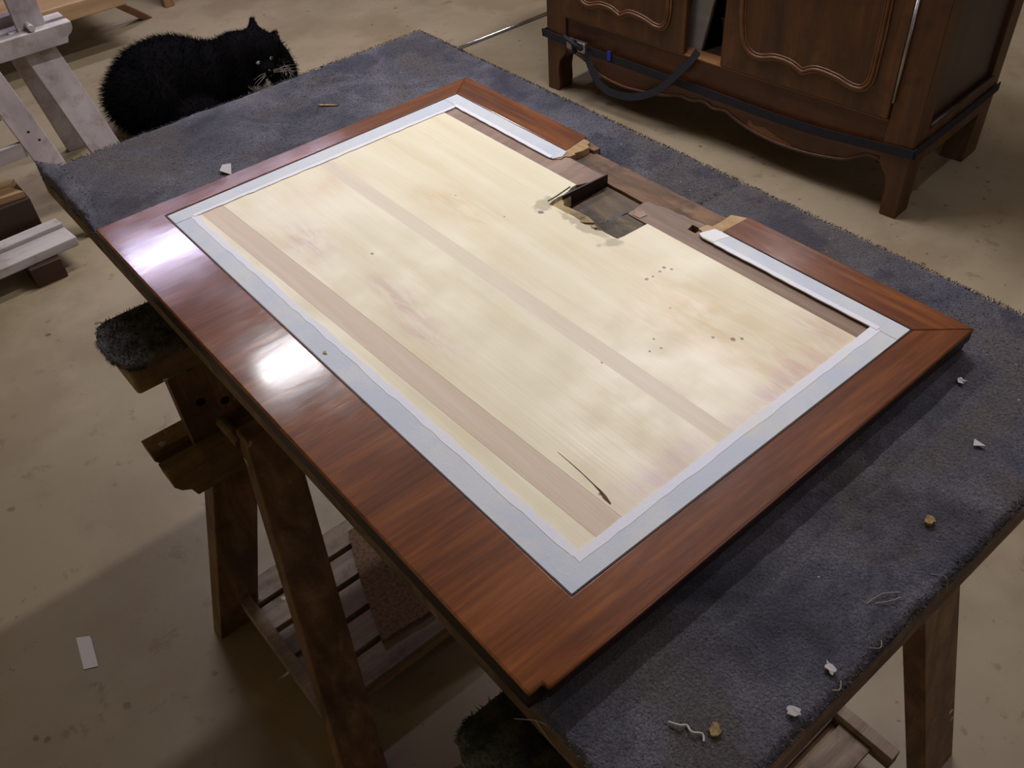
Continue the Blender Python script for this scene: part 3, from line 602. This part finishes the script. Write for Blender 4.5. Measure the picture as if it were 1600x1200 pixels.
d1 = door(0.780, 1.2955, 0.2905, CH-0.032, [(0.7805+(a-0.7805)*0.93+0.03-0.012, b) for a, b in [(q[0]-0.005, q[1]) for q in m1]], -0.012)
C('hinge', MB().tube([(-0.006, 0.085, 0.34), (-0.006, 0.085, 0.62)], 0.005, 8), M['metal'], smooth=True)
# strap tied round it
st = empty('ratchet_strap', (2.029, 0.774, 0.0), math.radians(5.1)); tag(st, 'navy-black webbing strap tied round the foot of the dark sideboard', 'strap')
def S(nm, mb_, m, par=st, **k): return mk(nm, mb_, m, par, local=True, **k)
band = smooth_pts([(0.53, -0.005, 0.214), (0.30, -0.006, 0.213), (0.03, -0.006, 0.215), (-0.004, -0.004, 0.212), (-0.006, 0.03, 0.210), (-0.006, 0.35, 0.185), (-0.007, 0.70, 0.190), (-0.008, 0.96, 0.193), (-0.008, 1.20, 0.196), (-0.006, 1.385, 0.205), (0.02, 1.391, 0.207), (0.3, 1.391, 0.21), (0.53, 1.391, 0.21)], 4)
S('webbing', MB().ribbon(band, (0, 0, 1), 0.027, 0.003), M['strap'])
loop = smooth_pts([(-0.012, 0.725, 0.315), (-0.02, 0.745, 0.28), (-0.02, 0.80, 0.215), (-0.022, 0.87, 0.145), (-0.022, 0.965, 0.096), (-0.022, 1.06, 0.082), (-0.022, 1.12, 0.100), (-0.02, 1.16, 0.15), (-0.018, 1.18, 0.195)], 5)
S('webbing', MB().ribbon(loop, (0.25, 0.25, 1), 0.024, 0.003), M['strap'])
rt = S('ratchet', MB().box((-0.03, 1.18, 0.19), (-0.010, 1.265, 0.225)), M['metal'], bevel=0.004)
S('lever', MB().tube([(-0.034, 1.19, 0.205), (-0.045, 1.225, 0.225), (-0.034, 1.27, 0.232)], 0.007, 8), M['strap'], rt, smooth=True)
S('spool', MB().tube([(-0.034, 1.225, 0.185), (-0.034, 1.225, 0.232)], 0.009, 10), M['strap'], rt)
S('buckle_tab', MB().box((-0.016, 1.075, 0.188), (-0.0105, 1.09, 0.222)), M['blue'], bevel=0.001)
# what stands in the gap between the doors (rotated with the sideboard)
def inside(name, mbl, m, label, cat, **k):
    e = mk(name, mbl, m, None, local=True, **k); e.location = (2.029, 0.774, 0); e.rotation_euler = (0, 0, math.radians(5.1)); return tag(e, label, cat)
q = MB(); q.add([(0.055, 0.760, 0.2825), (0.055, 0.826, 0.2825), (0.10, 0.79, 0.95), (0.10, 0.655, 0.95), (0.072, 0.760, 0.2825), (0.072, 0.826, 0.2825), (0.117, 0.79, 0.95), (0.117, 0.655, 0.95)],
                [(0, 1, 2, 3), (7, 6, 5, 4), (0, 4, 5, 1), (1, 5, 6, 2), (2, 6, 7, 3), (3, 7, 4, 0)])
inside('pale_board', q, M['pale_board'], 'pale grey board leaning inside the gap between the sideboard doors', 'board', bevel=0.003)
bn = MB()
bn.add([(0.205+a*0.07*k, 0.69+b*0.055*k, z) for z, k in ((0.2825, 0.85), (0.36, 1.0), (0.366, 1.08), (0.372, 1.08), (0.366, 0.95), (0.29, 0.80)) for a, b in ((-1, -1), (1, -1), (1, 1), (-1, 1))],
       [(3, 2, 1, 0)]+[(r_*4+j, r_*4+(j+1) % 4, r_*4+4+(j+1) % 4, r_*4+4+j) for r_ in range(5) for j in range(4)]+[(20, 21, 22, 23)])
inside('plastic_tub', bn, M['grey_plastic'], 'grey plastic tub just inside the sideboard gap', 'tub', bevel=0.002)

# ------------------------------------------------------------------ far left: plank, slatted frame, boards
mb = MB()
fr = empty('slatted_frame', (0.15, 2.45, 0.0)); tag(fr, 'white painted slatted frame at the left picture edge before the white trestle', 'frame')
zt = 0.25
def stile_at(z, off): return (0.237-0.191*(z+Z0)+0.036+off, 2.43+0.151*(z+Z0)+0.0, z)
for off in (0.0, -0.36): mk('stile', MB().strut(stile_at(zt, off), stile_at(-Z0, off), 0.072, 0.028), M['white_wood'], fr, bevel=0.002)
for k in range(7):
    z = -0.545+0.115*k; a = stile_at(z, -0.0361); b = stile_at(z, -0.323)
    q = MB(); q.box((b[0], a[1]-0.009, z-0.022), (a[0], a[1]+0.009, z+0.022)); mk('slat', q, M['white_wood_x'], fr, bevel=0.001)
for z, dx in ((-0.50, 0.0), (-0.53, 0.012)):
    a = stile_at(z, dx); mk('nail', MB().tube([(a[0], a[1]-0.0145, z), (a[0], a[1]-0.0125, z)], 0.004, 8), M['nail'], fr)
mb = MB(); mb.prism([(-0.7, 2.250), (0.178, 2.287), (0.170, 2.366), (-0.7, 2.33)], -0.785, -0.755); mb.prism([(-0.7, 2.331), (0.170, 2.367), (0.164, 2.412), (-0.7, 2.375)], -0.785, -0.742)
tag(mk('white_plank', mb, M['white_wood_x'], bevel=0.003), 'low white painted rebated plank at the left edge, below the table corner', 'plank')
for k, x_ in enumerate((-0.45, 0.02)):
    mb = MB(); mb.box((x_, 2.262, -0.85), (x_+0.09, 2.38, -0.7855))
    tag(mk('wood_block', mb, M['darkwood'], bevel=0.003), ['dark wooden block under the left-hand stretch of the low white plank', 'dark wooden block under the right end of the low white plank'][k], 'block', 'blocks under the white plank')
mb = MB(); mb.box((-0.03, 2.435, -0.85), (0.128, 2.572, -0.668))
tag(mk('brown_box', mb, M['darkwood'], bevel=0.004), 'dark brown wooden box behind the low white plank', 'box')
mb = MB(); mb.prism([(-0.02, 2.462), (0.122, 2.447), (0.098, 2.505), (0.125, 2.545), (0.060, 2.560), (-0.02, 2.570)], -0.6675, -0.648)
tag(mk('plywood_offcut', mb, M['tan'], bevel=0.001), 'notched light plywood offcut on the dark brown box', 'offcut')

# low tan bench at the very top
bt = empty('low_bench', (0.75, 3.85, 0.0)); tag(bt, 'light tan low bench at the top edge, behind the cat', 'bench')
mk('seat', MB().box((0.15, 3.70, -0.665), (0.955, 4.35, -0.60)), M['tan'], bt, bevel=0.004)
for a, b in (((0.90, 3.90, -0.66), (1.11, 4.015, -0.85)), ((0.20, 3.80, -0.66), (0.10, 3.72, -0.85)), ((0.20, 4.25, -0.66), (0.10, 4.35, -0.85)), ((0.90, 4.28, -0.66), (1.08, 4.40, -0.85))):
    mk('leg', MB().strut(a, b, 0.045, 0.045), M['tan_z'], bt, bevel=0.003)
cs = empty('small_stool', (1.4, 4.2, 0.0)); tag(cs, 'dark wooden stool leg seen at the top edge beyond the cat', 'stool')
mk('seat', MB().box((1.20, 4.02, -0.45), (1.52, 4.34, -0.42)), M['tan_z'], cs, bevel=0.004)
for x_, y_ in ((1.245, 4.075), (1.475, 4.075), (1.475, 4.29), (1.245, 4.29)):
    mk('leg', MB().strut((x_, y_, -0.45), (x_, y_, -0.85), 0.045, 0.045), M['tan_z'], cs, bevel=0.003)

# metal strip on the floor
mb = MB(); mb.tube([(1.88, 2.672, -0.8435), (2.9, 2.674, -0.8435)], 0.006, 10)
tag(mk('metal_rod', mb, M['chrome'], smooth=True), 'thin shiny metal rod lying on the floor left of the sideboard', 'rod')

# ------------------------------------------------------------------ cat
ct = empty('cat', (0.90, 2.98, 0.0)); tag(ct, 'long-haired black cat with white bib lying on the floor behind the table', 'cat')
def E_(c, r, rz=0, rx=0, ry=0): return (Vector((c[0], c[1], c[2]-Z0)), Vector(r), (Matrix.Rotation(rz, 3, 'Z') @ Matrix.Rotation(ry, 3, 'Y') @ Matrix.Rotation(rx, 3, 'X')))
parts = [E_((0.80, 3.00, 0.140), (0.20, 0.15, 0.140)), E_((0.685, 2.95, 0.120), (0.130, 0.15, 0.120)), E_((0.94, 2.97, 0.120), (0.15, 0.12, 0.112)), E_((1.04, 2.93, 0.125), (0.115, 0.105, 0.115), 0, 0, -0.3),
         E_((1.105, 2.878, 0.180), (0.090, 0.082, 0.080)), E_((1.100, 2.808, 0.135), (0.038, 0.034, 0.030)), E_((1.055, 2.91, 0.170), (0.095, 0.09, 0.085)),
         E_((1.04, 2.80, 0.042), (0.040, 0.075, 0.036), 0.2), E_((1.175, 2.865, 0.075), (0.045, 0.035, 0.06)), E_((0.80, 2.84, 0.055), (0.11, 0.055, 0.055)), E_((1.215, 2.885, 0.115), (0.030, 0.032, 0.100), 0, 0, -0.32)]
body = MB()
for c, r, m_ in parts: body.ell(c, r, 22, 14, m_)
def cone(mb_, base, tip, r1, flat, k=10):
    B = Vector(base); T_ = Vector(tip); ax_ = (T_-B).normalized(); u = Vector(flat); u = (u-ax_*u.dot(ax_)).normalized(); v = ax_.cross(u)
    mb_.add([B+u*r1*math.cos(6.283*j/k)+v*r1*0.45*math.sin(6.283*j/k) for j in range(k)]+[T_], [(j, (j+1) % k, k) for j in range(k)]+[tuple(range(k-1, -1, -1))])
ears = [((1.128, 2.895, 0.222-Z0), (1.146, 2.918, 0.302-Z0)), ((1.178, 2.865, 0.200-Z0), (1.203, 2.872, 0.236-Z0))]
for a, b in ears: cone(body, a, b, 0.042, (1, -0.6, 0))
tail = smooth_pts([(0.66, 2.90, 0.04-Z0), (0.60, 2.86, 0.035-Z0), (0.62, 2.78, 0.035-Z0), (0.72, 2.75, 0.035-Z0), (0.84, 2.77, 0.035-Z0)], 5)
body.tube(tail, [0.032]*len(tail), 10)
bo = mk('body', body, M['fur'], ct, smooth=True)
rm = bo.modifiers.new('remesh', 'REMESH'); rm.mode = 'VOXEL'; rm.voxel_size = 0.008; rm.use_smooth_shade = True
sm = bo.modifiers.new('smooth', 'SMOOTH'); sm.factor = 0.6; sm.iterations = 6
fur = MB(); rc = random.Random(11); wfur = MB()
def inside_other(p, k):
    for i, (c, r, m_) in enumerate(parts):
        if i == k: continue
        q_ = m_.transposed() @ (p-c)
        if (q_.x/r.x)**2+(q_.y/r.y)**2+(q_.z/r.z)**2 < 0.92: return True
    return False
def hair(mb_, p, d, wd):
    d = Vector(d); s_ = d.cross(Vector((rc.uniform(-1, 1), rc.uniform(-1, 1), rc.uniform(-1, 1)))).normalized()*wd
    k = len(mb_.v); mb_.v += [tuple(p-s_), tuple(p+s_), tuple(p+d)]; mb_.f.append((k, k+1, k+2))
for k, (c, r, m_) in enumerate(parts):
    nn = int(26000*(r.x*r.y+r.y*r.z+r.x*r.z)/0.2)
    head = k in (4, 5, 6)
    for _ in range(nn):
        v = Vector((rc.gauss(0, 1), rc.gauss(0, 1), rc.gauss(0, 1))).normalized()
        p = Vector((v.x*r.x, v.y*r.y, v.z*r.z)); nm = Vector((v.x/r.x, v.y/r.y, v.z/r.z)).normalized()
        p = m_ @ p + c; nm = m_ @ nm
        if p.z < -Z0+0.01 or inside_other(p, k): continue
        L_ = rc.uniform(0.012, 0.030)*(0.62 if head else 1.0)*(0.4 if k == 5 else 1)
        if p.x < 0.72: L_ *= 1.3
        flow = Vector((-0.7, 0.15, -0.35)) if not head else Vector((-0.7, 0.45, 0.1))
        d = (nm*1.0+flow*0.75+Vector((rc.uniform(-.35, .35), rc.uniform(-.35, .35), rc.uniform(-.35, .35)))).normalized()*L_
        if (p+d).z < -Z0+0.002: d.z = -Z0+0.002-p.z
        white = (k == 8 and p.x > 1.17) or (k == 7 and p.x > 1.035) or (k == 5 and p.z < -Z0+0.116)
        hair(wfur if white else fur, p-nm*0.004, d, 0.0011)
for a, b in ears:
    A = Vector(a); B_ = Vector(b)
    for _ in range(420):
        t = rc.uniform(0, 0.72); p = A.lerp(B_, t)+Vector((rc.uniform(-1, 1)*0.034*(1-t), rc.uniform(-1, 1)*0.012*(1-t), 0))
        hair(fur, p, Vector((rc.uniform(-.5, .5), rc.uniform(-.4, .4), rc.uniform(.3, 1))).normalized()*0.012, 0.0009)
for i in range(len(tail)):
    for _ in range(170):
        a = rc.uniform(0, 6.283); p = Vector(tail[i])+Vector((rc.uniform(-.012, .012), math.cos(a)*0.03, math.sin(a)*0.03))
        if p.z < -Z0+0.006: continue
        d = Vector((rc.uniform(-.8, .4), math.cos(a), math.sin(a))).normalized()*rc.uniform(.015, .03)
        if (p+d).z < -Z0+0.002: d.z = -Z0+0.002-p.z
        hair(fur, p, d, 0.0011)
f1 = mk('fur', fur, M['fur'], ct); f1['kind'] = 'stuff'
f2 = mk('white_fur', wfur, M['fur_white'], ct); f2['kind'] = 'stuff'; f2['label'] = 'white fur of the bib and paws'
for p in ((1.077, 2.803, 0.168-Z0), (1.128, 2.805, 0.168-Z0)):
    e_ = mk('eye', MB().ell(p, (0.0095, 0.0095, 0.0075), 14, 10), M['eye'], ct, smooth=True)
    dv = (Vector((-0.21, -0.289, 0.68))-Vector(p)).normalized()
    mk('pupil', MB().ell(Vector(p)+Vector((0.3, -0.9, 0.1)).normalized()*0.0078, (0.0035, 0.0035, 0.006), 10, 8), M['pupil'], e_, smooth=True)
mk('nose', MB().ell((1.100, 2.774, 0.140-Z0), (0.007, 0.006, 0.005), 12, 8), M['pupil'], ct, smooth=True)
for s_ in (-1, 1):
    for k in range(3):
        b = Vector((1.100+0.016*s_, 2.779, 0.126-Z0+0.004*k)); mk('whisker', MB().tube([b, b+Vector((0.04*s_+0.01, -0.02, 0.006*k-0.004)), b+Vector((0.075*s_+0.012, -0.03, 0.01*k-0.016))], [0.0006, 0.0005, 0.0002], 4), M['fur_white'], ct)

# ------------------------------------------------------------------ scraps on the carpet and the floor
def scrap(name, pts, z, th, m, label, cat, curl=0.0):
    q = MB(); q.prism(pts, z, z+th)
    if curl: q.v = [(a, b, c+curl*abs(math.sin(a*300+b*200))) for a, b, c in q.v]
    return tag(mk(name, q, m), label, cat)
def shape(c, s_, seed, n=7, asp=1.0, rot=0.0):
    r_ = random.Random(seed); out = []
    for k in range(n):
        a = 6.283*k/n; rad = s_*r_.uniform(0.55, 1.1); x_, y_ = rad*math.cos(a)*asp, rad*math.sin(a)
        out.append((c[0]+x_*math.cos(rot)-y_*math.sin(rot), c[1]+x_*math.sin(rot)+y_*math.cos(rot)))
    return out
CZ = CT+0.0022
scrap('paper_scrap', [(0.219, 1.000), (0.228, 0.978), (0.243, 1.008), (0.231, 1.014)], CZ, 0.0008, M['paper'], 'white triangular paper scrap on the carpet behind the flap', 'scrap', .002)
scrap('paper_scrap', [(0.600, -0.024), (0.6045, -0.0205), (0.611, -0.0222), (0.6075, -0.025), (0.609, -0.030), (0.6045, -0.0265), (0.6015, -0.030)], CZ, 0.0012, M['paper'], 'star-shaped white scrap on the carpet by the right corner of the flap', 'scrap', .002)
scrap('paper_scrap', [(0.528, -0.084), (0.537, -0.080), (0.536, -0.093)], CZ, 0.001, M['paper'], 'small white triangular flake on the carpet, nearest the right picture edge', 'scrap', .001)
scrap('plaster_crumb', shape((0.412, -0.107), 0.0065, 4, 13), CZ-0.001, 0.0035, M['crumb'], 'ochre crumb on the carpet near the right board edge', 'crumb')
scrap('paint_flake', shape((0.160, -0.141), 0.0075, 6, 13, .6, .6), CZ, 0.0015, M['paper'], 'rounded white paint flake at the nearest carpet edge', 'flake', .001)
scrap('paint_flake', shape((0.214, -0.138), 0.0075, 9, 13, .6, -.4), CZ, 0.0015, M['paper'], 'ragged white paint flake on the carpet above the loose curl', 'flake', .001)
tag(mk('fibre_curl', MB().tube(smooth_pts([(0.079, -0.080, CZ), (0.083, -0.089, CZ+.002), (0.088, -0.092, CZ), (0.086, -0.099, CZ+.002), (0.092, -0.105, CZ), (0.088, -0.110, CZ)], 4), 0.0009, 6), M['paper']), 'squiggly white fibre curl on the carpet near the bottom edge', 'fibre')
scrap('wood_crumb', shape((0.102, -0.109), 0.0065, 12, 13), CZ-0.002, 0.003, M['crumb'], 'tan wood crumb on the carpet beside the white fibre curl', 'crumb')
scrap('wood_splinter', [(0.448, 1.084), (0.454, 1.080), (0.470, 1.062), (0.474, 1.056), (0.468, 1.060), (0.452, 1.078)], CZ, 0.0018, M['raw'], 'thin tan wood splinter on the carpet strip behind the flap', 'splinter')
for k, (a, b) in enumerate((((0.290, -0.121), (0.322, -0.134)), ((0.296, -0.126), (0.318, -0.137)))):
    mid = ((a[0]+b[0])/2+.002, (a[1]+b[1])/2+.003*(1-2*k), CZ+.001)
    tag(mk('lint_thread', MB().tube(smooth_pts([(a[0], a[1], CZ), mid, (b[0], b[1], CZ)], 6), .0004, 5), M['thread']), ['upper pale lint thread on the carpet near the right leg', 'lower pale lint thread on the carpet near the right leg'][k], 'thread')
scrap('tape_scrap', [(-0.322, 1.040), (-0.300, 1.026), (-0.300, 1.018), (-0.312, 0.950), (-0.336, 0.962)], -Z0+0.0003, 0.0012, M['paper'], 'torn strip of masking tape lying on the floor at lower left', 'tape')
